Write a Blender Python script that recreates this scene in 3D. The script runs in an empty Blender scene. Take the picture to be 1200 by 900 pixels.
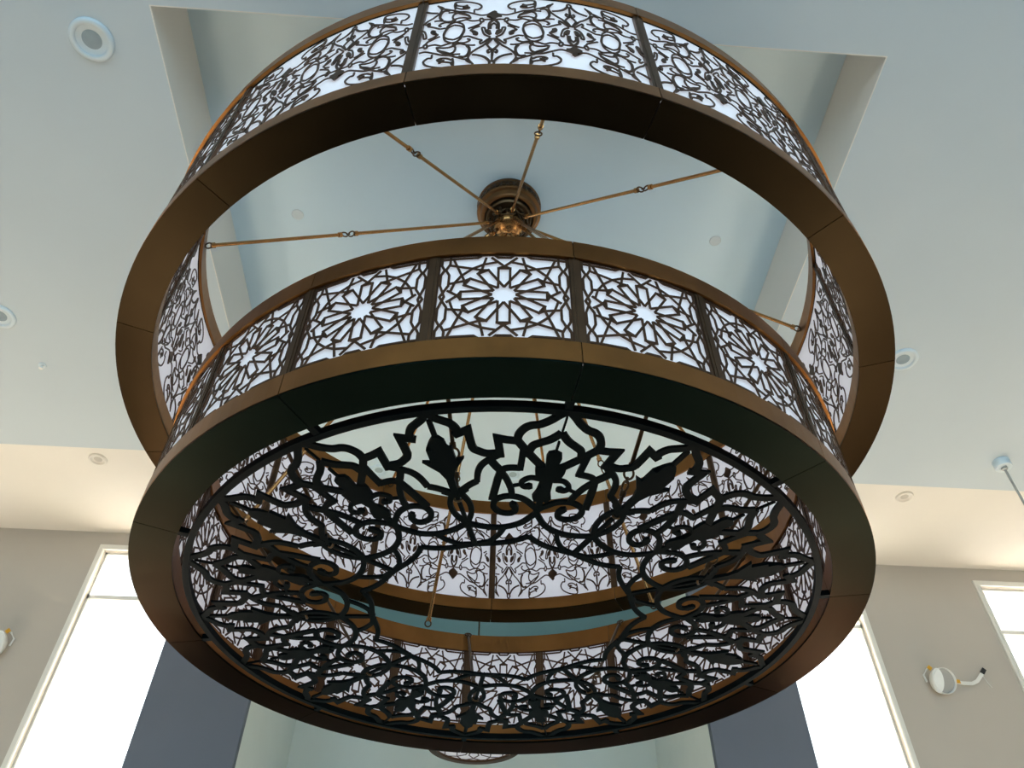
import bpy, bmesh, math, random
from mathutils import Vector, Matrix
random.seed(7)
S = 2.0            # metres per layout unit
CAMZ = 1.6         # eye height above the floor
AX, AY = 0.0890, 1.8257      # chandelier axis, layout units (camera at 0,0)
ROT = -3.4         # azimuth offset of the chandelier against the room
sc = bpy.context.scene
COL = sc.collection
RAD = math.radians

# ------------------------------------------------------------------ materials
def mat(name, base, rough=0.5, metal=0.0, noise=0.0, nscale=6.0, emit=None, estr=0.0, spec=None, trans=0.0, bump=0.0, stretch=None):
    m = bpy.data.materials.new(name); m.use_nodes = True
    nt = m.node_tree; b = nt.nodes['Principled BSDF']
    b.inputs['Base Color'].default_value = (*base, 1)
    b.inputs['Roughness'].default_value = rough
    b.inputs['Metallic'].default_value = metal
    if spec is not None: b.inputs['Specular IOR Level'].default_value = spec
    if emit: b.inputs['Emission Color'].default_value = (*emit, 1); b.inputs['Emission Strength'].default_value = estr
    if noise or bump:
        tc = nt.nodes.new('ShaderNodeTexCoord'); mp = nt.nodes.new('ShaderNodeMapping'); n = nt.nodes.new('ShaderNodeTexNoise')
        nt.links.new(tc.outputs['Object'], mp.inputs[0]); nt.links.new(mp.outputs[0], n.inputs['Vector'])
        if stretch: mp.inputs['Scale'].default_value = stretch
        n.inputs['Scale'].default_value = nscale; n.inputs['Detail'].default_value = 5
        if noise:
            r = nt.nodes.new('ShaderNodeValToRGB')
            r.color_ramp.elements[0].position = 0.3; r.color_ramp.elements[1].position = 0.7
            r.color_ramp.elements[0].color = (*[c * (1 - noise) for c in base], 1)
            r.color_ramp.elements[1].color = (*[min(1, c * (1 + noise)) for c in base], 1)
            nt.links.new(n.outputs[0], r.inputs[0]); nt.links.new(r.outputs[0], b.inputs['Base Color'])
        if bump:
            bp = nt.nodes.new('ShaderNodeBump'); bp.inputs['Strength'].default_value = bump
            nt.links.new(n.outputs[0], bp.inputs['Height']); nt.links.new(bp.outputs[0], b.inputs['Normal'])
    return m
M = {}
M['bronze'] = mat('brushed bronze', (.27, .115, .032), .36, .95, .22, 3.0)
M['soffit'] = mat('dark bronze with green reflection', (.007, .0135, .011), .28, 1.0, .18, 1.5)  # greenish dark reflection of the room put into the base colour
M['soffit_upper'] = mat('dark bronze with brown reflection', (.021, .0145, .0075), .28, 1.0, .18, 1.5)  # brown reflection coloured into the upper ring's underside
M['post'] = mat('bronze post', (.11, .060, .032), .42, .9, .15, 5)
M['fret'] = mat('cut bronze lattice', (.085, .042, .022), .45, .85, .2, 9)
M['screen'] = mat('blackened steel scrollwork', (.0012, .0035, .004), .5, 0, .2, 4, spec=.05)
M['brass'] = mat('polished brass', (.44, .23, .085), .26, 1.0, .1, 6)
M['canopy'] = mat('dark bronze canopy', (.20, .105, .045), .30, 1.0, .15, 6)
M['darkbrass'] = mat('dark antique brass', (.10, .06, .03), .32, .9, .3, 8)
M['ceil'] = mat('pale blue grey ceiling paint', (.555, .625, .66), .75, 0, .012, 1.2)
M['recess'] = mat('light blue ceiling paint', (.70, .85, .93), .75, 0, .012, 1.2)
M['cream_lens'] = mat('warm frosted lens', (.56, .53, .47), .4, 0, .05, 10)
M['recess_lens'] = mat('blue frosted lens', (.38, .50, .55), .4, 0, .05, 10)
M['cream'] = mat('cream ceiling paint', (.80, .77, .71), .75, 0, .012, 1.2)
M['wall'] = mat('warm white wall paint', (.50, .455, .395), .7, 0, .02, 1.5)
M['slate'] = mat('slate blue grey paint', (.13, .15, .19), .6, 0, .03, 2)
M['teal'] = mat('dark teal alcove ceiling', (.20, .37, .42), .7, 0, .02, 1.5)  # darker teal than the other ceilings
M['fitting'] = mat('blue grey fitting enamel', (.62, .70, .73), .45, 0, .02, 6)
M['grey'] = mat('shaded bowl grey', (.40, .39, .36), .5, 0, .03, 6)
M['alcove'] = mat('pale green grey paint', (.82, .88, .85), .7, 0, .02, 1.5)
M['trim'] = mat('cream trim paint', (.80, .78, .72), .45, 0, .02, 3)
M['floor'] = mat('honed warm stone', (.62, .56, .47), .5, 0, .10, 1.1)
M['absorber'] = mat('dark blue grey carpet', (.05, .075, .085), .95, 0, .2, 9)
M['plastic'] = mat('white plastic', (.80, .80, .76), .4, 0, .02, 6)
M['lamp_in'] = mat('frosted lamp lens', (.22, .30, .34), .35, 0, .1, 10)
M['orange'] = mat('orange warning tape', (.75, .38, .02), .5, 0, .05, 20)
M['black'] = mat('black rubber', (.02, .02, .02), .5, 0, .1, 20)
M['metal'] = mat('grey steel', (.45, .46, .45), .35, .8, .08, 9)

def diffuser_mat():
    m = bpy.data.materials.new('white acrylic diffuser'); m.use_nodes = True; nt = m.node_tree
    nt.nodes.clear(); o = nt.nodes.new('ShaderNodeOutputMaterial'); d = nt.nodes.new('ShaderNodeBsdfDiffuse'); t = nt.nodes.new('ShaderNodeBsdfTranslucent')
    n = nt.nodes.new('ShaderNodeTexNoise'); n.inputs['Scale'].default_value = 2.0
    r = nt.nodes.new('ShaderNodeValToRGB'); r.color_ramp.elements[0].color = (.78, .79, .82, 1); r.color_ramp.elements[1].color = (.86, .87, .89, 1)
    nt.links.new(n.outputs[0], r.inputs[0]); nt.links.new(r.outputs[0], d.inputs[0]); nt.links.new(r.outputs[0], t.inputs[0])
    mx = nt.nodes.new('ShaderNodeMixShader'); mx.inputs[0].default_value = .45
    e = nt.nodes.new('ShaderNodeEmission'); e.inputs[0].default_value = (1.0, .97, 1.0, 1); e.inputs[1].default_value = DIFF_E
    ad = nt.nodes.new('ShaderNodeAddShader')
    nt.links.new(d.outputs[0], mx.inputs[1]); nt.links.new(t.outputs[0], mx.inputs[2]); nt.links.new(mx.outputs[0], ad.inputs[0]); nt.links.new(e.outputs[0], ad.inputs[1])
    nt.links.new(ad.outputs[0], o.inputs[0]); return m
DIFF_E = .19
M['diffuser'] = diffuser_mat()

def glass_mat():
    m = bpy.data.materials.new('clear window glass'); m.use_nodes = True; nt = m.node_tree
    nt.nodes.clear(); o = nt.nodes.new('ShaderNodeOutputMaterial'); t = nt.nodes.new('ShaderNodeBsdfTransparent'); g = nt.nodes.new('ShaderNodeBsdfGlossy')
    t.inputs[0].default_value = (.97, .98, .98, 1); g.inputs['Roughness'].default_value = .03
    f = nt.nodes.new('ShaderNodeLayerWeight'); f.inputs['Blend'].default_value = .5
    pw = nt.nodes.new('ShaderNodeMath'); pw.operation = 'POWER'; pw.inputs[1].default_value = 5; nt.links.new(f.outputs['Facing'], pw.inputs[0])
    ml = nt.nodes.new('ShaderNodeMath'); ml.operation = 'MULTIPLY_ADD'; ml.inputs[1].default_value = .8; ml.inputs[2].default_value = .03; nt.links.new(pw.outputs[0], ml.inputs[0])
    mx = nt.nodes.new('ShaderNodeMixShader'); nt.links.new(ml.outputs[0], mx.inputs[0]); nt.links.new(t.outputs[0], mx.inputs[1]); nt.links.new(g.outputs[0], mx.inputs[2]); nt.links.new(mx.outputs[0], o.inputs[0])
    return m
M['glass'] = glass_mat()

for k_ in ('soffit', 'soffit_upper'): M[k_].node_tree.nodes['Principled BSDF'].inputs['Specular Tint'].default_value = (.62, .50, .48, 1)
# ------------------------------------------------------------------ object helpers
def link(name, bm, material, parent=None, loc=None, rz=None, smooth=False):
    me = bpy.data.meshes.new(name); bm.to_mesh(me); bm.free()
    if smooth:
        for p in me.polygons: p.use_smooth = True
    me.materials.append(material)
    o = bpy.data.objects.new(name, me); COL.objects.link(o)
    if parent: o.parent = parent
    if loc: o.location = loc
    if rz is not None: o.rotation_euler = (0, 0, rz)
    return o
def copy_of(src, parent, rz=None, loc=None):
    o = src.copy(); COL.objects.link(o); o.parent = parent
    if rz is not None: o.rotation_euler = (0, 0, rz)
    if loc is not None: o.location = loc
    for ch in list(src.children): copy_of(ch, o)
    return o
def tag(o, label=None, cat=None, group=None, kind=None):
    if label: o['label'] = label
    if cat: o['category'] = cat
    if group: o['group'] = group
    if kind: o['kind'] = kind
    return o
def empty(name, loc, rot=(0, 0, 0)):
    o = bpy.data.objects.new(name, None); COL.objects.link(o); o.location = loc; o.rotation_euler = rot
    o.empty_display_size = .1; return o
def box(bm, x0, x1, y0, y1, z0, z1):
    v = [bm.verts.new((x, y, z)) for x in (x0, x1) for y in (y0, y1) for z in (z0, z1)]
    for f in ((0, 1, 3, 2), (4, 6, 7, 5), (0, 4, 5, 1), (2, 3, 7, 6), (0, 2, 6, 4), (1, 5, 7, 3)):
        bm.faces.new([v[i] for i in f])
def lathe(bm, prof, n=48, z0=0, cap=True):
    rings = []
    for r, z in prof:
        if r < 1e-6: rings.append([bm.verts.new((0, 0, z + z0))])
        else: rings.append([bm.verts.new((r * math.cos(2 * math.pi * i / n), r * math.sin(2 * math.pi * i / n), z + z0)) for i in range(n)])
    for a, b in zip(rings, rings[1:]):
        for i in range(n):
            j = (i + 1) % n
            if len(a) == 1 and len(b) == 1: continue
            if len(a) == 1: bm.faces.new((a[0], b[j], b[i]))
            elif len(b) == 1: bm.faces.new((a[i], a[j], b[0]))
            else: bm.faces.new((a[i], a[j], b[j], b[i]))
def tube(bm, pts, r, n=10, closed=False):
    pts = [Vector(p) for p in pts]; rings = []; N = len(pts)
    for i, p in enumerate(pts):
        if closed: t = pts[(i + 1) % N] - pts[i - 1]
        else: t = pts[min(i + 1, N - 1)] - pts[max(i - 1, 0)]
        t.normalize(); a = Vector((0, 0, 1)) if abs(t.z) < .9 else Vector((1, 0, 0))
        x = t.cross(a).normalized(); y = t.cross(x)
        rings.append([bm.verts.new(p + x * r * math.cos(2 * math.pi * k / n) + y * r * math.sin(2 * math.pi * k / n)) for k in range(n)])
    R = list(zip(rings, rings[1:])) + ([(rings[-1], rings[0])] if closed else [])
    for a, b in R:
        for k in range(n): bm.faces.new((a[k], a[(k + 1) % n], b[(k + 1) % n], b[k]))
    if not closed:
        bm.faces.new(rings[0]); bm.faces.new(rings[-1][::-1])
def arc_plate(bm, r0, r1, z0, z1, a0, a1, n):   # block between two radii, two heights, two azimuths (degrees)
    rings = []
    for i in range(n + 1):
        a = RAD(a0 + (a1 - a0) * i / n); s, c = math.sin(a), -math.cos(a)
        rings.append([bm.verts.new((r * s, r * c, z)) for r, z in ((r0, z0), (r1, z0), (r1, z1), (r0, z1))])
    full = abs(a1 - a0) >= 359.99
    if full:
        for v in rings.pop(): bm.verts.remove(v)
    R = list(zip(rings, rings[1:])) + ([(rings[-1], rings[0])] if full else [])
    for a, b in R:
        for k in range(4): bm.faces.new((a[k], a[(k + 1) % 4], b[(k + 1) % 4], b[k]))
    if not full:
        bm.faces.new(rings[0]); bm.faces.new(rings[-1][::-1])
def smooth_pts(p, n=6):
    q = []
    P = [p[0]] + list(p) + [p[-1]]
    for i in range(1, len(P) - 2):
        for k in range(n):
            t = k / n; a, b, c, d = P[i - 1], P[i], P[i + 1], P[i + 2]
            q.append(tuple(.5 * (2 * b[j] + (c[j] - a[j]) * t + (2 * a[j] - 5 * b[j] + 4 * c[j] - d[j]) * t * t + (3 * b[j] - a[j] - 3 * c[j] + d[j]) * t ** 3) for j in (0, 1)))
    q.append(p[-1]); return q
def densify(p, step):
    q = [p[0]]
    for a, b in zip(p, p[1:]):
        L = math.hypot(b[0] - a[0], b[1] - a[1]); n = max(1, int(L / step))
        for k in range(1, n + 1): q.append((a[0] + (b[0] - a[0]) * k / n, a[1] + (b[1] - a[1]) * k / n))
    return q
def ribbon(bm, p, w, t, mp):
    q = [p[0]]
    for x in p[1:]:
        if math.hypot(x[0] - q[-1][0], x[1] - q[-1][1]) > w * .12: q.append(x)
    p = q
    if len(p) < 2: return
    rings = []
    for i, (x, y) in enumerate(p):
        a = p[max(i - 1, 0)]; b = p[min(i + 1, len(p) - 1)]
        d1 = Vector((x - a[0], y - a[1])); d2 = Vector((b[0] - x, b[1] - y))
        if i == 0: d1 = d2
        if i == len(p) - 1: d2 = d1
        d1.normalize(); d2.normalize(); n1 = Vector((-d1.y, d1.x)); n2 = Vector((-d2.y, d2.x)); m = n1 + n2
        if m.length < .3: m = n1
        m.normalize(); k = min(1 / max(m.dot(n1), .35), 2.2) * w / 2
        l = (x + m.x * k, y + m.y * k); r = (x - m.x * k, y - m.y * k)
        rings.append([bm.verts.new(mp(*l, 0)), bm.verts.new(mp(*r, 0)), bm.verts.new(mp(*r, t)), bm.verts.new(mp(*l, t))])
    for a, b in zip(rings, rings[1:]):
        for k in range(4): bm.faces.new((a[k], a[(k + 1) % 4], b[(k + 1) % 4], b[k]))
    bm.faces.new(rings[0]); bm.faces.new(rings[-1][::-1])
def slab(bm, p, t, mp):
    a = [bm.verts.new(mp(x, y, 0)) for x, y in p]; b = [bm.verts.new(mp(x, y, t)) for x, y in p]
    f1 = bm.faces.new(a); f2 = bm.faces.new(b[::-1]); n = len(p)
    for i in range(n): bm.faces.new((a[i], b[i], b[(i + 1) % n], a[(i + 1) % n]))
    bmesh.ops.triangulate(bm, faces=[f1, f2])

# ------------------------------------------------------------------ traced ornament (layout units)
# scrollwork screen: (radius, degrees from a leaf axis), one half; mirrored and repeated nine times
SCREEN = [
    ('s', 0.0145, [(0.7798, 0.07), (0.7594, 0.75), (0.7476, 1.88), (0.7378, 2.92), (0.7239, 3.59), (0.7089, 3.83)]),
    ('l', 0.0145, [(0.7034, 3.03), (0.7086, 4.0), (0.7169, 5.42), (0.6888, 5.5), (0.665, 5.64)]),
    ('s', 0.0145, [(0.6821, 5.53), (0.6615, 5.8), (0.6523, 6.7), (0.6447, 8.04), (0.6461, 10.04)]),
    ('l', 0.0145, [(0.634, 10.43), (0.6666, 10.16), (0.6901, 9.95), (0.6854, 11.38), (0.6829, 13.14)]),
    ('s', 0.0145, [(0.6813, 13.24), (0.7013, 13.33), (0.7199, 14.11), (0.729, 15.07), (0.7339, 16.39), (0.7474, 17.75), (0.7638, 18.84), (0.7795, 19.54)]),
    ('s', 0.012, [(0.6392, 10.03), (0.6237, 8.13), (0.6083, 6.75), (0.5872, 5.89), (0.5579, 5.37)]),
    ('s', 0.012, [(0.5579, 5.37), (0.548, 3.72), (0.5347, 1.96), (0.5248, 0.69)]),
    ('s', 0.012, [(0.5357, 2.75), (0.5241, 1.2), (0.5142, -0.11)]),
    ('l', 0.0145, [(0.6254, 8.45), (0.6039, 9.54), (0.5877, 10.62)]),
    ('s', 0.012, [(0.5876, 10.4), (0.5968, 11.17), (0.6001, 12.37), (0.6002, 14.24)]),
    ('l', 0.012, [(0.5948, 14.17), (0.6235, 14.28), (0.6481, 14.31), (0.6423, 15.46)]),
    ('l', 0.0145, [(0.5858, 10.39), (0.5637, 9.79), (0.5298, 9.07), (0.4949, 8.23)]),
    ('s', 0.012, [(0.5876, 10.4), (0.5676, 11.44), (0.5417, 12.35), (0.5228, 12.81), (0.5015, 13.06)]),
    ('l', 0.0145, [(0.6846, 13.14), (0.6603, 14.51), (0.6425, 15.66), (0.6199, 17.37), (0.6011, 19.2)]),
    ('s', 0.0145, [(0.6526, 15.36), (0.6703, 15.87), (0.6804, 16.99), (0.691, 18.35), (0.7029, 19.27), (0.7158, 19.86)]),
    ('l', 0.003, [(0.7608, 19.62), (0.7172, 19.75)]),
    ('l', 0.004, [(0.6884, 19.6), (0.6591, 19.59)]),
    ('f', 0, [(0.6608, 19.56), (0.6541, 18.82), (0.6432, 18.59), (0.6256, 18.73), (0.6133, 18.87), (0.6095, 17.09), (0.5978, 17.07), (0.5762, 17.44), (0.5649, 18.69), (0.5446, 19.18), (0.5319, 18.4), (0.5114, 17.7), (0.4944, 18.42), (0.5026, 19.93), (0.5617, 20.2)]),
    ('s', 0.0095, [(0.5685, 18.62), (0.5708, 16.69), (0.5626, 15.37), (0.5508, 14.76), (0.5394, 15.62), (0.5426, 17.21)]),
    ('f', 0, [(0.5458, 15.55), (0.5506, 16.48), (0.5477, 17.26), (0.5402, 17.42), (0.5355, 16.68), (0.5366, 15.9)]),
    ('l', 0.005, [(0.5471, 14.91), (0.5413, 13.1)]),
    ('s', 0.012, [(0.4757, 13.21), (0.4661, 14.17), (0.4526, 13.98), (0.4449, 12.47), (0.4497, 9.95), (0.4689, 8.45), (0.4908, 8.91), (0.5027, 10.87), (0.5054, 13.03), (0.4992, 15.55), (0.4835, 17.76), (0.4606, 19.04), (0.4327, 18.43), (0.409, 15.79), (0.3941, 11.27), (0.3947, 6.18), (0.4061, 2.07), (0.4176, -0.43)]),
    ('f', 0, [(0.4794, 12.46), (0.4869, 13.14), (0.4824, 14.32), (0.4688, 15.04), (0.4562, 14.56), (0.4617, 13.45)]),
    ('l', 0.012, [(0.5002, 19.7), (0.4607, 19.1)]),
    ('s', 0.011, [(0.5333, 0.24), (0.5088, -1.65), (0.4819, -2.51), (0.4523, -2.28), (0.4292, -1.09), (0.4146, 0.18)]),
    ('l', 0.008, [(0.5299, -0.11), (0.4777, 0.05), (0.4146, 0.18)]),
    ('l', 0.011, [(0.4188, 0.31), (0.375, 0.44), (0.3304, -0.05)]),
    ('s', 0.011, [(0.364, 19.14), (0.3459, 16.44), (0.3338, 11.38), (0.3305, 4.7), (0.3355, -3.25), (0.3387, -6.28)]),
    ('s', 0.01, [(0.3941, 11.45), (0.3635, 9.33), (0.3379, 5.29), (0.3293, 1.05)]),
    ('l', 0.009, [(0.7497, 0.07), (0.7036, 0.11)]),
    ('f', 0, [(0.705, 0.23), (0.7027, 0.55), (0.6912, 1.27), (0.6687, 1.43), (0.6708, 2.24), (0.6316, 2.34), (0.6363, 3.9), (0.5993, 1.57), (0.5745, 0.82), (0.5206, 0.86), (0.5222, -0.17), (0.5836, -0.15)]),

]
SCREEN = [(k_, w_ * 1.12, [(r_, 0.0 if abs(a_) < .48 else (20.0 if abs(a_ - 20) < (1.0 if r_ < .48 else .5) else a_)) for r_, a_ in p_]) for k_, w_, p_ in SCREEN]
# arabesque: (along the ring, height) from a palmette axis; mirrored, and turned by half a turn for the next axis
ARAB = [
    ('s', 0.0048, [(-0.0009, -0.1845), (-0.005, -0.1896), (-0.0052, -0.2001), (-0.0003, -0.2081), (0.0044, -0.2015), (0.0035, -0.19), (-0.0009, -0.1845)]),
    ('l', 0.0048, [(-0.0, -0.1845), (-0.0012, -0.1331)]),
    ('s', 0.0048, [(-0.0013, -0.1303), (-0.0067, -0.1234), (-0.0113, -0.1326), (-0.0089, -0.141), (-0.0058, -0.1357)]),
    ('l', 0.0048, [(-0.001, -0.1237), (-0.007, -0.1133), (-0.0135, -0.0959), (-0.0072, -0.0791), (-0.0009, -0.0591)]),
    ('s', 0.0065, [(-0.0044, -0.1896), (-0.0136, -0.1689), (-0.0259, -0.156), (-0.0437, -0.1474)]),
    ('l', 0.0048, [(-0.0009, -0.0591), (-0.0127, -0.0817), (-0.0222, -0.102)]),
    ('s', 0.0048, [(-0.0222, -0.102), (-0.036, -0.1191), (-0.0483, -0.1424), (-0.0519, -0.1689), (-0.0405, -0.1996)]),
    ('s', 0.0048, [(-0.0514, -0.1717), (-0.0567, -0.1735), (-0.0531, -0.1821), (-0.0451, -0.1922)]),
    ('l', 0.0048, [(-0.0067, -0.0559), (-0.0196, -0.0782), (-0.0277, -0.0901)]),
    ('s', 0.0048, [(-0.0277, -0.0901), (-0.0297, -0.0772), (-0.0255, -0.069), (-0.0336, -0.0622), (-0.0454, -0.0519), (-0.0573, -0.041), (-0.0698, -0.0428)]),
    ('s', 0.0048, [(-0.0068, -0.0511), (-0.0197, -0.0371), (-0.0257, -0.0124), (-0.0272, 0.0049), (-0.0209, 0.0043), (-0.0179, -0.0192), (-0.0095, -0.0349)]),
    ('s', 0.007, [(-0.0108, -0.0015), (-0.0107, 0.0296), (-0.0023, 0.0513), (0.0019, 0.0543)]),
    ('s', 0.0048, [(-0.0067, -0.0005), (-0.0062, 0.0199), (0.0009, 0.034)]),
    ('f', 0, [(-0.0182, -0.0101), (-0.0137, -0.0043), (-0.0066, -0.014), (-0.0038, -0.0322), (-0.0094, -0.0379), (-0.0143, -0.0256)]),
    ('f', 0, [(-0.0, 0.1135), (-0.0059, 0.1071), (-0.0068, 0.0952), (-0.0187, 0.0895), (-0.0183, 0.0764), (-0.0075, 0.0742), (0.0005, 0.0557)]),
    ('s', 0.0048, [(0.0005, 0.0544), (-0.0142, 0.0566), (-0.0272, 0.0553)]),
    ('s', 0.0048, [(-0.0299, 0.0666), (-0.0338, 0.0606), (-0.0324, 0.0476), (-0.0268, 0.0437), (-0.0248, 0.055), (-0.0299, 0.0666)]),
    ('l', 0.0048, [(-0.0291, 0.0408), (-0.0334, 0.0287), (-0.047, 0.0163), (-0.0594, 0.006)]),
    ('l', 0.0048, [(-0.0329, 0.0161), (-0.0455, 0.0073), (-0.0542, -0.0072)]),
    ('s', 0.0048, [(-0.0331, 0.0541), (-0.052, 0.0524), (-0.0667, 0.063), (-0.0807, 0.0565), (-0.096, 0.0509)]),
    ('s', 0.0048, [(-0.096, 0.0509), (-0.1004, 0.065), (-0.0867, 0.0774), (-0.0722, 0.0771), (-0.0575, 0.0708), (-0.0631, 0.0882), (-0.0783, 0.1015), (-0.0962, 0.1177), (-0.1136, 0.1204)]),
    ('s', 0.0048, [(-0.0174, 0.0881), (-0.0318, 0.0863), (-0.0516, 0.1006), (-0.0717, 0.1167), (-0.0891, 0.1224), (-0.1007, 0.1311)]),
    ('s', 0.0048, [(-0.0495, 0.1089), (-0.0489, 0.1256), (-0.0404, 0.1255), (-0.0324, 0.1421), (-0.0392, 0.1617), (-0.0571, 0.1767), (-0.0775, 0.1855), (-0.0977, 0.1869), (-0.1009, 0.1655), (-0.0975, 0.1404)]),
    ('s', 0.0048, [(-0.0968, 0.1504), (-0.0851, 0.1389), (-0.0714, 0.1355), (-0.0631, 0.1419), (-0.071, 0.1539)]),
    ('f', 0, [(-0.0805, 0.1459), (-0.0705, 0.1421), (-0.0658, 0.1479), (-0.0712, 0.1574), (-0.0746, 0.1513)]),
    ('s', 0.0048, [(-0.0938, 0.0345), (-0.1073, 0.0214), (-0.1137, -0.0062), (-0.1147, -0.036), (-0.1086, -0.0585), (-0.0944, -0.0723), (-0.0854, -0.0704)]),
    ('s', 0.0048, [(-0.0938, 0.0345), (-0.0792, 0.0263), (-0.0702, 0.0119), (-0.0682, -0.0058), (-0.0716, -0.0293), (-0.075, -0.0523), (-0.0854, -0.0704)]),
    ('s', 0.0048, [(-0.0541, -0.0085), (-0.0446, -0.013), (-0.0373, -0.0244), (-0.0392, -0.0349), (-0.0463, -0.0291)]),
    ('f', 0, [(-0.0515, -0.015), (-0.0434, -0.0163), (-0.0383, -0.029), (-0.0451, -0.0311)]),
    ('s', 0.0048, [(-0.0854, -0.0704), (-0.0692, -0.078), (-0.0581, -0.0732), (-0.0529, -0.0624), (-0.0589, -0.0555)]),
    ('s', 0.0048, [(-0.0915, -0.0834), (-0.0735, -0.0818), (-0.0595, -0.0913), (-0.0459, -0.0953), (-0.0392, -0.0945)]),
    ('s', 0.007, [(-0.0581, -0.0961), (-0.0517, -0.1141), (-0.0527, -0.1417), (-0.0608, -0.1567), (-0.0741, -0.1531)]),
    ('s', 0.0048, [(-0.0915, -0.0834), (-0.0836, -0.1023), (-0.0857, -0.1243), (-0.0929, -0.1336), (-0.0876, -0.1486), (-0.0738, -0.1597), (-0.0601, -0.1703), (-0.0526, -0.1688)]),
    ('s', 0.0048, [(-0.0876, -0.1486), (-0.1016, -0.1369), (-0.1137, -0.1225), (-0.1238, -0.1083)]),
    ('l', 0.0048, [(-0.0698, -0.1524), (-0.0736, -0.1624)]),
    ('s', 0.0048, [(-0.0858, -0.1785), (-0.0884, -0.1885), (-0.0834, -0.2001)]),
    ('s', 0.0048, [(-0.0876, -0.1845), (-0.1011, -0.1775), (-0.11, -0.1751), (-0.1162, -0.1803)]),

]
ARAB = [(k_, w_ * .98, p_) for k_, w_, p_ in ARAB]

# ------------------------------------------------------------------ chandelier
def Z(u): return u * S            # heights inside the chandelier are above eye level
chand = empty('chandelier', (AX * S, AY * S, CAMZ + Z(1.0)))
tag(chand, 'huge bronze chandelier of two pierced rings, the wider ring above the lower', 'chandelier')
BASE = Z(1.0)
def zz(u): return u * S - BASE
def az(a): return RAD(a + ROT)

def cylmap(R):
    def f(u, v, w):
        a = u / R; rr = (R + w) * S
        return (rr * math.sin(a), -rr * math.cos(a), v * S - BASE)
    return f

def star_panel_bm(R, half, zc, out=1):
    bm = bmesh.new(); k = .1285; mp = cylmap(R); t = -.0022 * out; w = .0050
    sg = []
    def P(r, d): return (r * math.cos(RAD(d)), r * math.sin(RAD(d)))
    HU = half / k
    for i in range(12):
        d = 30 * i; c, s = math.cos(RAD(d)), math.sin(RAD(d))
        def L(x, y): return (x * c - y * s, x * s + y * c)
        for g in (-1, 1): sg.append([L(.156, .09 * g), L(.65, .09 * g)])
        sg.append([L(.65, -.112), L(.65, .112)])
        sg.append([L(.65, .09), L(.70, 0), L(.65, -.09)])
        X0, Pp, Q, X1 = P(.70, d), P(.82, d + 7), P(.82, d + 23), P(.70, d + 30)
        sg.append([X0, Pp, Q, X1])
        if i % 3: sg.append([P(.82, d - 7), Pp])
        for A_, B_ in ((X0, Pp), (X1, Q)):
            dx, dy = B_[0] - A_[0], B_[1] - A_[1]; tt = 1.0
            best = 9
            for lim, comp, o_ in ((.86 if abs(B_[0]) < .86 else HU, dx, B_[0]), (.93 if abs(B_[1]) < .93 else 1.0, dy, B_[1])):
                if abs(comp) > 1e-6:
                    tv = ((lim if comp > 0 else -lim) - o_) / comp
                    if tv > 0: best = min(best, tv)
            if best < 6: sg.append([B_, (B_[0] + dx * best, B_[1] + dy * best)])
    for g in (-1, 1):
        sg.append([(-HU, .93 * g), (-.42, .93 * g), (-.36, .98 * g)]); sg.append([(HU, .93 * g), (.42, .93 * g), (.36, .98 * g)])
        sg.append([(-.16, 1.0 * g), (-.1, .93 * g), (.1, .93 * g), (.16, 1.0 * g)])
        sg.append([(g * .85, 1), (g * .85, .80), (g * .91, .66), (g * .85, .52), (g * .85, .26), (g * .97, 0), (g * .85, -.26), (g * .85, -.52), (g * .91, -.66), (g * .85, -.80), (g * .85, -1)])
        sg.append([(g * .98, 1), (g * .98, .78), (g * .93, .66), (g * .98, .54), (g * .98, .28), (g * .90, 0), (g * .98, -.28), (g * .98, -.54), (g * .93, -.66), (g * .98, -.78), (g * .98, -1)])
    for s_ in sg:
        q = [(max(-half, min(half, x * k)), max(-k, min(k, y * k)) + zc) for x, y in s_]
        ribbon(bm, densify(q, .03), w, t, mp)
    for g in (-1, 1):     # border of the plate
        ribbon(bm, densify([(-half, zc + g * k), (half, zc + g * k)], .03), .006, t, mp)
        ribbon(bm, densify([(g * half, zc - k), (g * half, zc + k)], .05), .006, t, mp)
    return bm

def arab_panel_bm(R, half, zc, axes, out=1, sx=1.0):
    # axes: list of (position, +1 upright / -1 turned)
    bm = bmesh.new(); mp = cylmap(R); t = -.0022 * out
    for pos, up in axes:
        for kind, w, pts in ARAB:
            for mir in (-1, 1):
                q = [(pos + mir * u * sx, zc + (v if up > 0 else -v - .02)) for u, v in pts]
                if kind == 'f':
                    if all(abs(u) < half for u, v in q): slab(bm, [(u, max(zc - .213, min(zc + .213, v))) for u, v in q], t * 1.2, mp)
                    continue
                if kind == 's': q = smooth_pts(q, 4)
                run = []
                for u, v in q + [(9, 9)]:
                    if abs(u) <= half and abs(v - zc) < .2145: run.append((u, v))
                    else:
                        if len(run) > 1: ribbon(bm, densify(run, .05), w, t, mp)
                        run = []
    for g in (-1, 1):
        ribbon(bm, densify([(-half, zc + g * .2145), (half, zc + g * .2145)], .04), .006, t, mp)
    return bm

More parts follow.
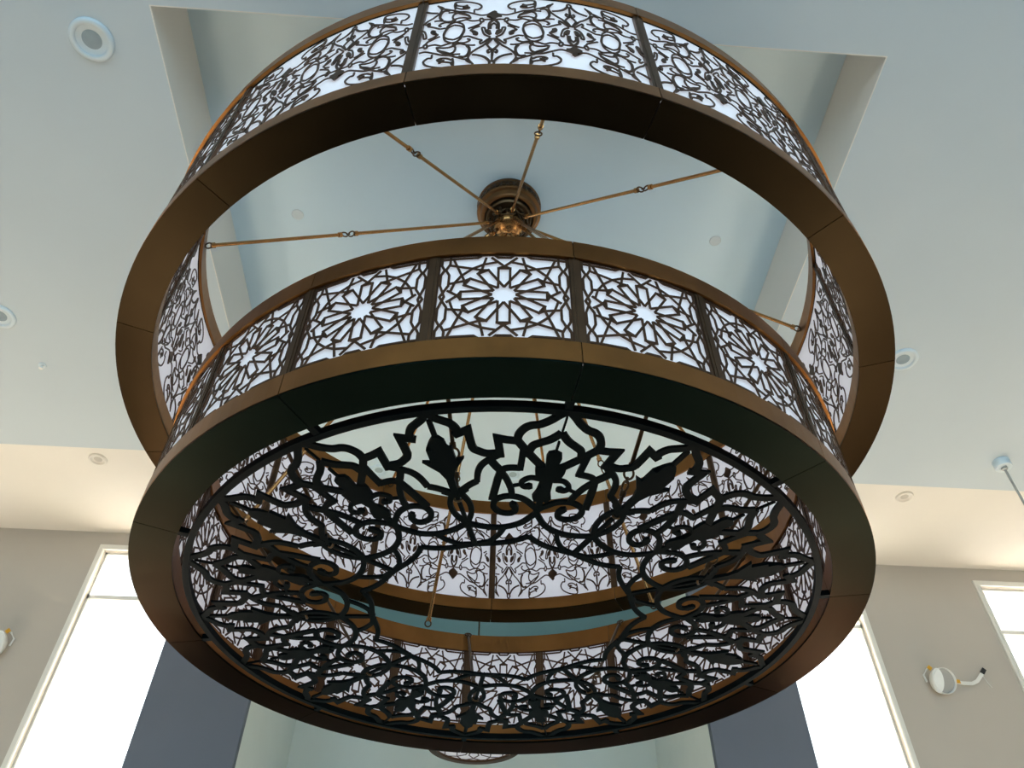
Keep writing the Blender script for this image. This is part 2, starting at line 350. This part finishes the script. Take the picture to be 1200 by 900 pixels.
def ring(name, label, R, r, zb, h1, h2, zt, nseam, seam0, npost, kind):
    """zb bottom, h1 lattice bottom, h2 lattice top, zt top; seams at seam0+k*360/nseam"""
    bm = bmesh.new()
    arc_plate(bm, (r + .002) * S, (R - .002) * S, zz(zt - .006), zz(zt - .002), 0, 360, 120)     # top cover
    arc_plate(bm, (r + .012) * S, (R - .012) * S, zz(zb + .006), zz(zb + .010), 0, 360, 120)     # bottom carrier plate
    for q0, q1 in ((R - .0085, R - .0065), (r + .0065, r + .0085)):     # dark backing added behind the seams to block diffuser light
        arc_plate(bm, q0 * S, q1 * S, zz(zb + .011), zz(h1 - .001), 0, 360, 120); arc_plate(bm, q0 * S, q1 * S, zz(h2 + .006), zz(zt - .007), 0, 360, 120)
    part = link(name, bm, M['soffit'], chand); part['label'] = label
    ds = 360 / nseam; gap = .06
    def rep(nm, bm, m, n, step, first, smooth=False, label=None):
        o = link(nm, bm, m, part, rz=az(first), smooth=smooth)
        if label: o['label'] = label
        for i in range(1, n): copy_of(o, part, rz=az(first + step * i))
        return o
    nn = max(8, int(ds / 2))
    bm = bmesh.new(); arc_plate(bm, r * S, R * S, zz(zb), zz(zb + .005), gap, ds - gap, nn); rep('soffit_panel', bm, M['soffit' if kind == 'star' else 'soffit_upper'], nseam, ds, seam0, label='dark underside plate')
    for q0, q1 in ((R - .005, R), (r, r + .005)):
        e0, e1 = (0, .0006) if q1 == R else (-.0006, 0)
        bm = bmesh.new(); arc_plate(bm, (q0) * S, (q1 + e1) * S, zz(zb + .0052), zz(h1), gap, ds - gap, nn)
        rep('bottom_band', bm, M['bronze'], nseam, ds, seam0)
        bm = bmesh.new(); arc_plate(bm, q0 * S, q1 * S, zz(h2), zz(zt), gap, ds - gap, nn)
        lip0, lip1 = (q1, q1 + .004) if q1 == R else (q0 - .004, q0)
        arc_plate(bm, lip0 * S, lip1 * S, zz(h2 - .001), zz(h2 + .004), gap, ds - gap, nn)
        rep('top_band', bm, M['bronze'], nseam, ds, seam0)
    dp = 360 / npost; pw = .0105 if kind == 'star' else .0125
    for q, sgn in ((R, 1), (r, -1)):
        pa = math.degrees(pw / q)
        bm = bmesh.new()
        a, b = (q - .012, q - .001) if sgn > 0 else (q + .001, q + .012)
        arc_plate(bm, a * S, b * S, zz(h1), zz(h2), -pa, pa, 2)
        fa = pa * .35; c, d = (b, b + .0012) if sgn > 0 else (a - .0012, a)
        arc_plate(bm, c * S, d * S, zz(h1), zz(h2), -fa, fa, 1)
        rep('post', bm, M['post'], npost, dp, seam0)
        half = RAD(dp / 2) * q - pw
        bm = bmesh.new(); dr = q - .0115 if sgn > 0 else q + .0115
        pd = math.degrees((half + .008) / q)
        arc_plate(bm, (dr - .002) * S, (dr + .002) * S, zz(h1 - .004), zz(h2 + .004), -pd, pd, 8)
        rep('light_diffuser', bm, M['diffuser'], npost, dp, seam0 + dp / 2, smooth=False, label='white translucent backing')
        zc = (h1 + h2) / 2
        if kind == 'star':
            bm = star_panel_bm(q - sgn * .003, half, zc, sgn)
            rep('lattice_panel', bm, M['fret'], npost, dp, seam0 + dp / 2, label='geometric twelve-pointed star lattice')
        else:
            P3 = RAD(dp / 3) * q
            types = []
            if sgn > 0:
                for s_ in (1, -1):
                    ax = [(-P3 * .5 * s_, 1), (P3 * .5 * s_, -1), (-P3 * 1.5 * s_, -1), (P3 * 1.5 * s_, 1)]
                    types.append(ax)
            else:
                types = [[(0, -1), (-.1843, 1), (.1843, 1)], [(-.090, -1), (.0943, 1), (.2786, -1), (-.2743, 1)]]
            srcs = []
            for i in range(npost):
                ty = i % 2
                if len(srcs) <= ty:
                    bm = arab_panel_bm(q - sgn * .003, half, zc, types[ty], sgn, 1.0)
                    o = link('scroll_panel', bm, M['fret'], part); o['label'] = 'arabesque vine lattice'; srcs.append(o)
                else: o = copy_of(srcs[ty], part)
                o.rotation_euler = (0, 0, az(seam0 + dp * i + dp / 2))
    return part

low = ring('lower_ring', 'lower ring with star lattice panels', .904, .808, 1.0, 1.058, 1.315, 1.376, 10, 9.15, 20, 'star')
upp = ring('upper_ring', 'wider upper ring with arabesque lattice panels', 1.144, 1.048, 1.612, 1.667, 2.09, 2.158, 13, -10.75, 13, 'arab')

# suspension rods -------------------------------------------------
def torus_pts(c, ax1, ax2, r, n=18):
    return [c + ax1 * r * math.cos(2 * math.pi * i / n) + ax2 * r * math.sin(2 * math.pi * i / n) for i in range(n)]
def rod(name, a, p0, p1, breaks, radius, m, end_ring=True, parent=chand):
    """p0,p1 = (radius,height) in units; breaks = fractions where a double ring joins two rods"""
    d = Vector((math.sin(az(a)), -math.cos(az(a)), 0)); side = Vector((-d.y, d.x, 0))
    def pt(t):
        r = p0[0] + (p1[0] - p0[0]) * t; z = p0[1] + (p1[1] - p0[1]) * t
        return d * (r * S) + Vector((0, 0, zz(z)))
    A, B = pt(0), pt(1); L = (B - A).length; dr = (B - A).normalized(); up = dr.cross(side).normalized()
    lk = .055; bm = bmesh.new(); cur = 0.035 / L; rings = []
    ends = []
    for b in breaks:
        ends.append((cur, b - lk / L)); rings += [(b - .028 / L, 0), (b + .028 / L, 1)]; cur = b + lk / L
    ends.append((cur, 1 - .04 / L))
    for s0, s1 in ends:
        tube(bm, [pt(s0), pt(s1)], radius, 12)
        for s_, g in ((s0, 1), (s1, -1)):
            tube(bm, [pt(s_) - dr * g * .004, pt(s_ + g * .022 / L)], radius * 1.5, 12)
    o = link(name, bm, m, parent, smooth=False)
    for t_, k in rings:
        bm = bmesh.new(); tube(bm, torus_pts(pt(t_), dr, side if k == 0 else up, .024), .0055, 8, True); link('ring_link', bm, M['darkbrass'], o, smooth=True)
    for b in breaks:
        bm = bmesh.new(); tube(bm, [pt(b - .014 / L), pt(b + .014 / L)], .006, 8); link('link_bar', bm, M['darkbrass'], o)
    for t_ in (.016 / L, 1 - .02 / L):
        bm = bmesh.new(); tube(bm, torus_pts(pt(t_), dr, side, .022), .0055, 8, True); link('end_ring', bm, M['darkbrass'], o, smooth=True)
    return o
for k in range(9):
    rod('upper_suspension_rod', 9.4 + 40 * k, (.078, 2.785), (1.046, 2.135), [.56], .0125, M['brass'])
for k in range(6):
    rod('lower_suspension_rod', 20 + 60 * k, (.055, 2.78), (.806, 1.385), [.665], .0125, M['brass'])
for k in range(9):
    rod('screen_hanger_rod', 29.4 + 40 * k, (.800, 1.375), (.500, 1.004), [.82], .0095, M['darkbrass'])

# canopy ----------------------------------------------------------
bm = bmesh.new()
lathe(bm, [(r * S, zz(z)) for r, z in ((0, 2.9495), (.137, 2.9495), (.138, 2.94), (.131, 2.936), (.131, 2.897), (.137, 2.893), (.134, 2.885), (.124, 2.880), (.118, 2.862), (.112, 2.857), (.104, 2.856), (.100, 2.872), (.066, 2.872), (0, 2.872))], 64)
can = link('ceiling_canopy', bm, M['canopy'], chand, smooth=False); can['label'] = 'round bronze ceiling canopy'
bm = bmesh.new()
lathe(bm, [(r * S, zz(z)) for r, z in ((.098, 2.8715), (.096, 2.848), (.090, 2.842), (.05, 2.840), (.0, 2.840))], 64)
link('canopy_underplate', bm, M['darkbrass'], can)
bm = bmesh.new()
lathe(bm, [(r * S, zz(z)) for r, z in ((.03, 2.842), (.034, 2.815), (.052, 2.808), (.060, 2.796), (.061, 2.784), (.050, 2.772), (.030, 2.765), (.012, 2.760), (.008, 2.752), (0, 2.750))], 48)
link('finial', bm, M['brass'], can, smooth=True)
bm = bmesh.new()          # pierced gallery: a chain of small loops round the canopy
mpg = cylmap(.1335)
for i in range(30):
    u0 = 2 * math.pi * .1335 * i / 30
    pts = [(u0 + .010 * math.cos(2 * math.pi * j / 12), 2.9165 + .014 * math.sin(2 * math.pi * j / 12)) for j in range(13)]
    ribbon(bm, pts, .0035, .003, mpg)
    ribbon(bm, [(u0 + .014, 2.90), (u0 + .014, 2.933)], .003, .003, mpg)
g_ = link('pierced_gallery', bm, M['darkbrass'], can)
g_['label'] = 'dark pierced band'
for k in range(15):
    a = 9.4 + 24 * k; d = Vector((math.sin(az(a)), -math.cos(az(a)), 0)) * (.078 if k % 2 else .060) * S
    bm = bmesh.new(); tube(bm, torus_pts(d + Vector((0, 0, zz(2.815))), Vector((0, 0, 1)), Vector((-d.y, d.x, 0)).normalized(), .04, 14), .009, 8, True)
    link('hook', bm, M['darkbrass'], can, smooth=True)

# scrollwork screen -----------------------------------------------
H0 = 1.003; TH = .006
def scr(x, y, w): return (x * S, y * S, (H0 + w) * S - BASE)
def polar(r, d):   # degrees measured from local -Y
    a = RAD(d); return (r * math.sin(a), -r * math.cos(a))
bm = bmesh.new()
arc_plate(bm, .770 * S, .785 * S, zz(H0 - .003), zz(H0 + .014), 0, 360, 144)
for rep_ in range(9):
    base = -10.6 + 40 * rep_ + ROT
    for j, (kind, w, pts) in enumerate(SCREEN):
        if kind == 'f': continue
        for mir in (-1, 1):
            q = [polar(r, base + mir * a) for r, a in pts]
            if kind == 's': q = smooth_pts(q, 6)
            ribbon(bm, q, w, TH, lambda x, y, w_, o=.00007 * j + (.00003 if mir > 0 else 0): scr(x, y, w_ + o))
screen = link('scrollwork_screen', bm, M['screen'], chand); screen['label'] = 'flat black floral scrollwork screen in the lower ring'
fills = [pts for kind, w, pts in SCREEN if kind == 'f']
# fills: 0 palmette half, 1 side scroll ball, 2 spiral bud, 3 leaf half
bmL = bmesh.new()
for mir in (-1, 1): slab(bmL, [polar(r, mir * a) for r, a in fills[3]], TH * 1.4, scr)
bmP = bmesh.new()
for mir in (-1, 1):
    slab(bmP, [polar(r, mir * (a - 20)) for r, a in fills[0]], TH * 1.4, scr)
    slab(bmP, [polar(r, mir * (a - 20)) for r, a in fills[1]], TH * 1.3, scr)
leaf = link('leaf_ornament', bmL, M['screen'], screen, rz=az(-10.6)); palm = link('palmette_ornament', bmP, M['screen'], screen, rz=az(9.4))
buds = []
for mir in (-1, 1):
    bmS = bmesh.new(); slab(bmS, [polar(r, mir * a) for r, a in fills[2]], TH * 1.3, scr); buds.append(link('spiral_bud', bmS, M['screen'], screen, rz=az(-10.6)))
for k in range(1, 9):
    copy_of(leaf, screen, rz=az(-10.6 + 40 * k)); copy_of(palm, screen, rz=az(9.4 + 40 * k))
    for bud in buds: copy_of(bud, screen, rz=az(-10.6 + 40 * k))
bm = bmesh.new(); arc_plate(bm, .786 * S, .812 * S, zz(H0 - .002), zz(H0 + .012), -.55, .55, 1)
tab = link('mounting_tab', bm, M['screen'], screen, rz=az(9.15))
for k in range(1, 10): copy_of(tab, screen, rz=az(9.15 + 36 * k))

# ------------------------------------------------------------------ room
Hm, Hr, ZF = 2.645, 2.95, -CAMZ / S
XL, XR, YB, YS, YW, YA = -4.6, 4.8, -3.2, 3.219, 4.446, 5.75
OX0, OX1 = -1.190, 1.402           # opening between the piers
PX0, PX1 = -1.753, 1.965           # outer faces of the piers
def rbox(name, boxes, m, label=None, parent=None, kind='structure'):
    bm = bmesh.new()
    for x0, x1, y0, y1, z0, z1 in boxes: box(bm, x0 * S, x1 * S, y0 * S, y1 * S, z0 * S + CAMZ, z1 * S + CAMZ)
    o = link(name, bm, m, parent)
    if not parent: tag(o, label, None, None, kind)
    return o
T = .08; T2 = .10
rbox('floor', [(XL - T, XR + T, 1.2, YA + T, ZF - T, ZF)], M['floor'])
rbox('floor_absorber', [(XL - T, XR + T, YB - T, 1.2, ZF - T, ZF)], M['absorber'])  # unseen dark rear floor, added to cut bounce light on the near ceiling
RX0, RX1, RY0 = -1.124, 1.309, .973
# lowered ceiling in a U round the recess, and the raised ceiling above it
rbox('ceiling', [(XL, RX0, YB, YS, Hm, Hr), (RX1, XR, YB, YS, Hm, Hr), (RX0, RX1, YB, RY0, Hm, Hr)], M['ceil'])
rbox('ceiling_recess', [(RX0 - T, RX1 + T, RY0 - T, YW, Hr, Hr + T)], M['recess'])
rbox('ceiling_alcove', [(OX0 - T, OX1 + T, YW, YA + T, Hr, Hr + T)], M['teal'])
rbox('trim_3', [(RX0, RX0 + .004, RY0, YS, Hm + .0005, Hr - .0005), (RX1 - .004, RX1, RY0, YS, Hm + .0005, Hr - .0005), (RX0 + .004, RX1 - .004, RY0, RY0 + .004, Hm + .0005, Hr - .0005)], M['cream'])
rbox('ceiling_front', [(XL - T, RX0 - T, YS - T, YW, Hr, Hr + T), (RX1 + T, XR + T, YS - T, YW, Hr, Hr + T), (XL - T, OX0 - T, YW, YW + T2, Hr, Hr + T), (OX1 + T, XR + T, YW, YW + T2, Hr, Hr + T)], M['cream'])
rbox('wall_left', [(XL - T, XL, YB - T, YW + T, ZF, Hr)], M['wall'])
rbox('wall_right', [(XR, XR + T, YB - T, YW + T, ZF, Hr)], M['wall'])
# front wall with window openings
WIN = [(-2.345, PX0), (PX1, 2.53), (3.42, 4.06), (-3.88, -3.24)]
WB, WT, WM = -.72, 2.815, 2.500
def wall_openings(x0, x1, wins, ya, yb):
    bx = []; xs = sorted(wins); cur = x0
    for a, b in xs:
        if a > cur: bx.append((cur, a, ya, yb, ZF, Hr))
        bx.append((a, b, ya, yb, ZF, WB)); bx.append((a, b, ya, yb, WT, Hr)); cur = b
    if cur < x1: bx.append((cur, x1, ya, yb, ZF, Hr))
    return bx
left = [w for w in WIN if w[1] < 0]; right = [w for w in WIN if w[0] > 0]
rbox('wall_front', wall_openings(XL, OX0 - T, left, YW, YW + T2) + wall_openings(OX1 + T, XR, right, YW, YW + T2), M['wall'])
rbox('trim_1', [(PX0, OX0, YW - .05, YW, ZF, Hr - .002)], M['slate'])
rbox('trim_2', [(OX1, PX1, YW - .05, YW, ZF, Hr - .002)], M['slate'])
rbox('wall_alcove', [(OX0 - T, OX0, YW, YA, ZF, Hr), (OX1, OX1 + T, YW, YA, ZF, Hr), (OX0 - T, OX1 + T, YA, YA + T, ZF, Hr)], M['alcove'])
for n, (a, b) in enumerate(WIN):
    c = .034
    o = rbox('window_%d' % (n + 1), [(a, b, YW + .055, YW + .060, WB, WT)], M['glass'])
    bx = [(a, b, YW + .03, YW + .085, WM - .012, WM + .012), (a, b, YW + .03, YW + .085, WB, WB + .02), (a, b, YW + .03, YW + .085, WT - .012, WT),
          (a, a + .012, YW + .03, YW + .085, WB, WT), (b - .012, b, YW + .03, YW + .085, WB, WT)]
    rbox('window_frame', bx, M['trim'], parent=o)
    cs = [(a - (c if a != PX1 else 0), b + (c if b != PX0 else 0), YW - .014, YW - .0005, WT, WT + c)]
    if a != PX1: cs += [(a - c, a, YW - .014, YW - .0005, WB - .05, WT), (a - c * .45, a - c * .1, YW - .020, YW - .014, WB - .05, WT)]
    if b != PX0: cs += [(b, b + c, YW - .014, YW - .0005, WB - .05, WT), (b + c * .1, b + c * .45, YW - .020, YW - .014, WB - .05, WT)]
    rbox('window_casing', cs, M['trim'], parent=o)
    rbox('window_sill', [(a - .0, b + .0, YW - .04, YW - .0005, WB - .04, WB)], M['trim'], parent=o)
# unseen back wall; tall windows added behind the viewer as a blue light source
BW = [(-3.6, -2.2), (-1.4, 0.0), (.6, 2.0), (2.8, 4.2)]
rbox('wall_back', wall_openings(XL, XR, BW, YB - T, YB), M['wall'])
for n, (a, b) in enumerate(BW):
    o = rbox('window_%d' % (n + 5), [(a, b, YB - .045, YB - .040, WB, WT)], M['glass'])
    rbox('window_frame', [(a, b, YB - .06, YB - .02, WM - .012, WM + .012), (a, a + .02, YB - .06, YB - .02, WB, WT), (b - .02, b, YB - .06, YB - .02, WB, WT)], M['trim'], parent=o)

# ------------------------------------------------------------------ ceiling fittings
def P3(x, y, z): return (x * S, y * S, z * S + CAMZ)
def downlight(x, y, z, r, label, group, m1='fitting', m2='lamp_in'):
    group = 'recessed ceiling downlights'
    o = empty('recessed_downlight', P3(x, y, z)); tag(o, label, 'ceiling light', group)
    bm = bmesh.new(); lathe(bm, [(r, 0), (r, -.012), (r * .93, -.022), (r * .74, -.024), (r * .70, -.012), (r * .66, -.002), (r * .62, -.0015), (r * .62, 0)], 48); link('trim_ring', bm, M[m1], o, smooth=True)
    bm = bmesh.new(); lathe(bm, [(r * .70, -.011), (r * .62, -.006), (r * .48, -.003), (r * .44, -.0025)], 40); link('baffle', bm, M[m1], o, smooth=True)
    bm = bmesh.new(); lathe(bm, [(r * .45, -.0035), (r * .3, -.006), (0, -.007)], 40); link('lens', bm, M[m2], o, smooth=True)
    return o
downlight(-1.341, 1.097, Hm, .145, 'large round white downlight in the lowered ceiling, near the top left corner', None)
downlight(-2.116, 2.340, Hm, .135, 'large white downlight cut off by the left edge of the photo', None)
downlight(1.930, 2.313, Hm, .135, 'large round white downlight right beside the upper ring edge', None)
downlight(-2.211, 3.690, Hr, .105, 'small pale downlight in the cream ceiling strip above the left window', None, 'cream', 'cream_lens')
downlight(2.637, 3.695, Hr, .105, 'small pale downlight in the cream ceiling strip at the right, below the pendant cap', None, 'cream', 'cream_lens')
downlight(-.570, 3.673, Hr, .105, 'small downlight seen through the black scrollwork, left of its pointed leaf', None, 'recess', 'recess_lens')
downlight(.227, 3.655, Hr, .105, 'small downlight seen through the black scrollwork, beside the middle palmette', None, 'recess', 'recess_lens')
def cover(x, y, z, label):
    bm = bmesh.new(); lathe(bm, [(.052, 0), (.052, -.006), (.047, -.010), (0, -.011)], 32)
    o = link('sprinkler_cover', bm, M['fitting'], loc=P3(x, y, z)); tag(o, label, 'sprinkler cover', 'flat sprinkler covers on the recessed ceiling'); return o
cover(-.829, 1.928, Hr, 'small flat white disc on the recessed ceiling above the long left rod')
cover(1.020, 1.936, Hr, 'small flat white disc on the recessed ceiling right of the right rods')
def smoke(x, y, z):
    o = empty('smoke_detector', P3(x, y, z)); tag(o, 'tiny white ceiling fitting on the lowered ceiling at the left edge', 'detector')
    bm = bmesh.new(); lathe(bm, [(.035, 0), (.035, -.008), (.03, -.012), (0, -.013)], 28); link('base', bm, M['fitting'], o)
    bm = bmesh.new(); lathe(bm, [(.014, -.0125), (.012, -.035), (.02, -.038), (.018, -.043), (0, -.044)], 20); link('nozzle', bm, M['plastic'], o)
smoke(-2.034, 2.633, Hm)
# pendant stem at the right
o = empty('pendant_stem', P3(2.738, 2.985, Hm)); tag(o, 'thin grey hanging rod with white round ceiling cap at the right edge', 'pendant')
bm = bmesh.new(); lathe(bm, [(.085, 0), (.085, -.075), (.08, -.085), (.045, -.088), (.04, -.085), (.0, -.085)], 40); link('ceiling_cap', bm, M['fitting'], o)
bm = bmesh.new(); lathe(bm, [(.032, -.086), (.03, -.105), (.014, -.112), (0, -.112)], 24); link('collar', bm, M['metal'], o)
bm = bmesh.new(); tube(bm, [(0, 0, -.10), (0, 0, -1.9)], .0125, 12); link('rod', bm, M['metal'], o)
bm = bmesh.new(); lathe(bm, [(.0, -1.9), (.03, -1.9), (.22, -2.05), (.23, -2.09), (.21, -2.09), (.03, -1.93), (0, -1.93)], 32); link('lamp_shade', bm, M['metal'], o)

# wall devices: round white unfinished fixtures with a strap
def fixture(x, z, label, mirror=1):
    o = empty('wall_fixture', P3(x, YW, z)); tag(o, label, 'wall fixture', 'unfinished wall fixtures beside the windows'); o.scale = (mirror, 1, 1)
    rx = Matrix.Rotation(RAD(90), 4, 'X')
    def add(nm, bm, m, mx, sm=True):
        bmesh.ops.transform(bm, matrix=mx, verts=bm.verts); return link(nm, bm, m, o, smooth=sm)
    R_ = .150
    tilt = Matrix.Translation((0, -.10, 0)) @ Matrix.Rotation(RAD(6), 4, 'Z') @ Matrix.Rotation(RAD(22), 4, 'X') @ rx
    bm = bmesh.new(); lathe(bm, [(0, -.05), (R_ * .7, -.045), (R_ * .95, -.02), (R_, .03), (R_ * .99, .075), (R_ * .95, .075), (R_ * .94, .02), (R_ * .7, -.03), (0, -.035)], 48); add('bowl', bm, M['plastic'], tilt)
    bm = bmesh.new(); lathe(bm, [(0, .046), (R_ * .9, .05), (R_ * .9, .044), (0, .04)], 40); add('bowl_shade_disc', bm, M['grey'], tilt, False)  # grey disc stands in for the shade inside the bowl
    bm = bmesh.new(); lathe(bm, [(0, .012), (R_ * .93, .010), (R_ * .93, .0), (0, .0)], 40)
    bmesh.ops.scale(bm, vec=(.45, 1, 1), verts=bm.verts); add('cover_plate', bm, M['plastic'], tilt @ Matrix.Translation((-.085, 0, .06)) @ Matrix.Rotation(RAD(-25), 4, 'Y'), False)
    bm = bmesh.new(); lathe(bm, [(.055, 0), (.055, .05), (.04, .07), (0, .07)], 24); add('wall_mount', bm, M['plastic'], rx)
    bm = bmesh.new(); tube(bm, [(-.03, -.10, .02), (.02, -.105, .03), (.03, -.10, .0)], .012, 8); link('socket', bm, M['black'], o)
    bm = bmesh.new()
    pts = [(.14, .03), (.22, .028), (.30, .012), (.42, .012), (.50, .05), (.60, .15)]
    for (a, b), (c, d) in zip(pts, pts[1:]):
        ribbon(bm, [(a, b), (c + .004, d)], .042, .012, lambda u, v, w: (u, -.045 + w, v))
    link('strap', bm, M['plastic'], o)
    bm = bmesh.new(); box(bm, .15, .27, -.052, -.046, .005, .050); link('warning_tape', bm, M['orange'], o)
    bm = bmesh.new(); ribbon(bm, [(.595, .145), (.645, .20)], .05, .02, lambda u, v, w: (u, -.055 + w, v)); link('plug', bm, M['black'], o)
    bm = bmesh.new(); box(bm, .15, .22, -.03, -.004, .08, .115); link('switch_box', bm, M['black'], o)
    bm = bmesh.new(); tube(bm, [(-.13, -.02, .02), (-.15, -.03, .10), (-.09, -.04, .17), (-.05, -.045, .19)], .012, 8); link('bracket', bm, M['plastic'], o)
    bm = bmesh.new(); ribbon(bm, [(-.075, .165), (-.035, .20)], .05, .004, lambda u, v, w: (u, -.062 + w, v)); link('tape_tab', bm, M['orange'], o)
    bm = bmesh.new(); tube(bm, [(.59, -.04, .13), (.61, -.03, .08), (.64, -.02, .02), (.67, -.01, -.02)], .004, 6); link('wire', bm, M['plastic'], o)
    return o
fixture(2.862, 2.115, 'round white unfinished wall fixture with orange tape and strap, right of the windows')
fixture(-2.700, 2.135, 'white wall fixture with orange tape cut off by the left edge of the photo', -1)

# small chandelier in the alcove
ax, ay, zb = .085, 5.05, 1.890
o = empty('small_chandelier', P3(ax, ay, zb)); tag(o, 'small round bronze lattice chandelier hanging in the alcove below the big rings', 'chandelier')
r = .295 * S
bm = bmesh.new()
for i in range(0, 1): arc_plate(bm, r * .86, r, 0, .03, 0, 360, 64)
link('bottom_rim', bm, M['post'], o)
bm = bmesh.new(); arc_plate(bm, r * .97, r * .995, .03, .20, 0, 360, 64); arc_plate(bm, r * .95, r, .20, .23, 0, 360, 64); link('drum', bm, M['post'], o)
bm = bmesh.new(); lathe(bm, [(0, .03), (r * .95, .03), (r * .95, .034), (0, .034)], 48); link('light_diffuser', bm, M['diffuser'], o)
bm = bmesh.new()
for i in range(12):
    a = 2 * math.pi * i / 12
    for g in (-1, 1):
        ribbon(bm, [(.12 * r * math.cos(a), .12 * r * math.sin(a)), (.55 * r * math.cos(a + g * .2), .55 * r * math.sin(a + g * .2)), (.72 * r * math.cos(a), .72 * r * math.sin(a)), (.88 * r * math.cos(a - g * .26), .88 * r * math.sin(a - g * .26))], .012, .006, lambda u, v, w: (u, v, .014 + w))
link('lattice_panel', bm, M['fret'], o)
bm = bmesh.new(); tube(bm, [(0, 0, .2), (0, 0, (Hr - zb) * S - .03)], .012, 10)
for i in range(3):
    a = 2 * math.pi * i / 3; tube(bm, [(0, 0, .75), (r * .97 * math.cos(a), r * .97 * math.sin(a), .22)], .006, 8)
link('rod', bm, M['darkbrass'], o)
bm = bmesh.new(); lathe(bm, [(.09, (Hr - zb) * S), (.09, (Hr - zb) * S - .03), (0, (Hr - zb) * S - .05)], 24); link('ceiling_canopy', bm, M['darkbrass'], o)

# ------------------------------------------------------------------ light
w = bpy.data.worlds.new('sky'); sc.world = w; w.use_nodes = True
nt = w.node_tree; bg = nt.nodes['Background']; bg.inputs[0].default_value = (.95, .98, 1.0, 1); bg.inputs[1].default_value = 2.2
def area(name, loc, rot, sx, sy, power, color):
    l = bpy.data.lights.new(name, 'AREA'); l.shape = 'RECTANGLE'; l.size = sx; l.size_y = sy; l.energy = power; l.color = color
    o = bpy.data.objects.new(name, l); COL.objects.link(o); o.location = loc; o.rotation_euler = rot; return o
hgt = (WT - WB) * S; zc_ = (WT + WB) / 2
FRONT_P, BACK_P = 1000, 175
sl = bpy.data.lights.new('sun', 'SUN'); sl.energy = 30; sl.angle = RAD(3); sl.color = (1.0, .90, .80)
so = bpy.data.objects.new('sun', sl); COL.objects.link(so); so.rotation_euler = (RAD(-38), 0, 0)
for n, (a, b) in enumerate(WIN):     # daylight entering the front windows, from just outside the glass
    lt = area('window_daylight', P3((a + b) / 2, YW + 1.0, 4.2), (RAD(-27), 0, 0), (b - a + .5) * S, 2.2, FRONT_P, (1.0, .86, .70)); lt.data.spread = RAD(110)
for n, (a, b) in enumerate(BW):      # bluish light for the near ceiling, from the added back windows
    area('window_daylight', P3((a + b) / 2, YB - .14, zc_), (RAD(90), 0, 0), (b - a) * S, hgt, BACK_P, (.30, .72, 1.0))

# ------------------------------------------------------------------ camera
f = 916.97
def unit(v): return Vector(v).normalized()
zv = unit((607.78 - 600, -452.83 - 450, f))       # zenith seen in camera axes (x right, y down, z forward)
h = unit(Vector((0, 0, 1)) - zv * zv.z); xr = h.cross(zv)
yaw = RAD(-3.4)
# camera-frame coordinates of the room axes
Xc, Yc = xr, h
c_, s_ = math.cos(yaw), math.sin(yaw)
Xroom = Xc * c_ - Yc * s_
Yroom = Xc * s_ + Yc * c_
def world_of(v): return Vector((v.dot(Xroom), v.dot(Yroom), v.dot(zv)))
right_, down_, fwd_ = (world_of(Vector(e)) for e in ((1, 0, 0), (0, 1, 0), (0, 0, 1)))
m = Matrix((( right_.x, -down_.x, -fwd_.x, 0), (right_.y, -down_.y, -fwd_.y, 0), (right_.z, -down_.z, -fwd_.z, CAMZ), (0, 0, 0, 1)))
cam = bpy.data.cameras.new('camera'); co = bpy.data.objects.new('camera', cam); COL.objects.link(co); co.matrix_world = m
cam.sensor_width = 36; cam.lens = f / 1200 * 36; cam.clip_end = 200; sc.camera = co

vs = sc.view_settings; vs.view_transform = 'Standard'; vs.look = 'None'; vs.gamma = 1; vs.use_curve_mapping = False; vs.exposure = 0
sc.cycles.use_denoising = True
sc.cycles.max_bounces = 10; sc.cycles.transparent_max_bounces = 12; sc.cycles.sample_clamp_indirect = 30
sc.cycles.caustics_reflective = False; sc.cycles.caustics_refractive = False
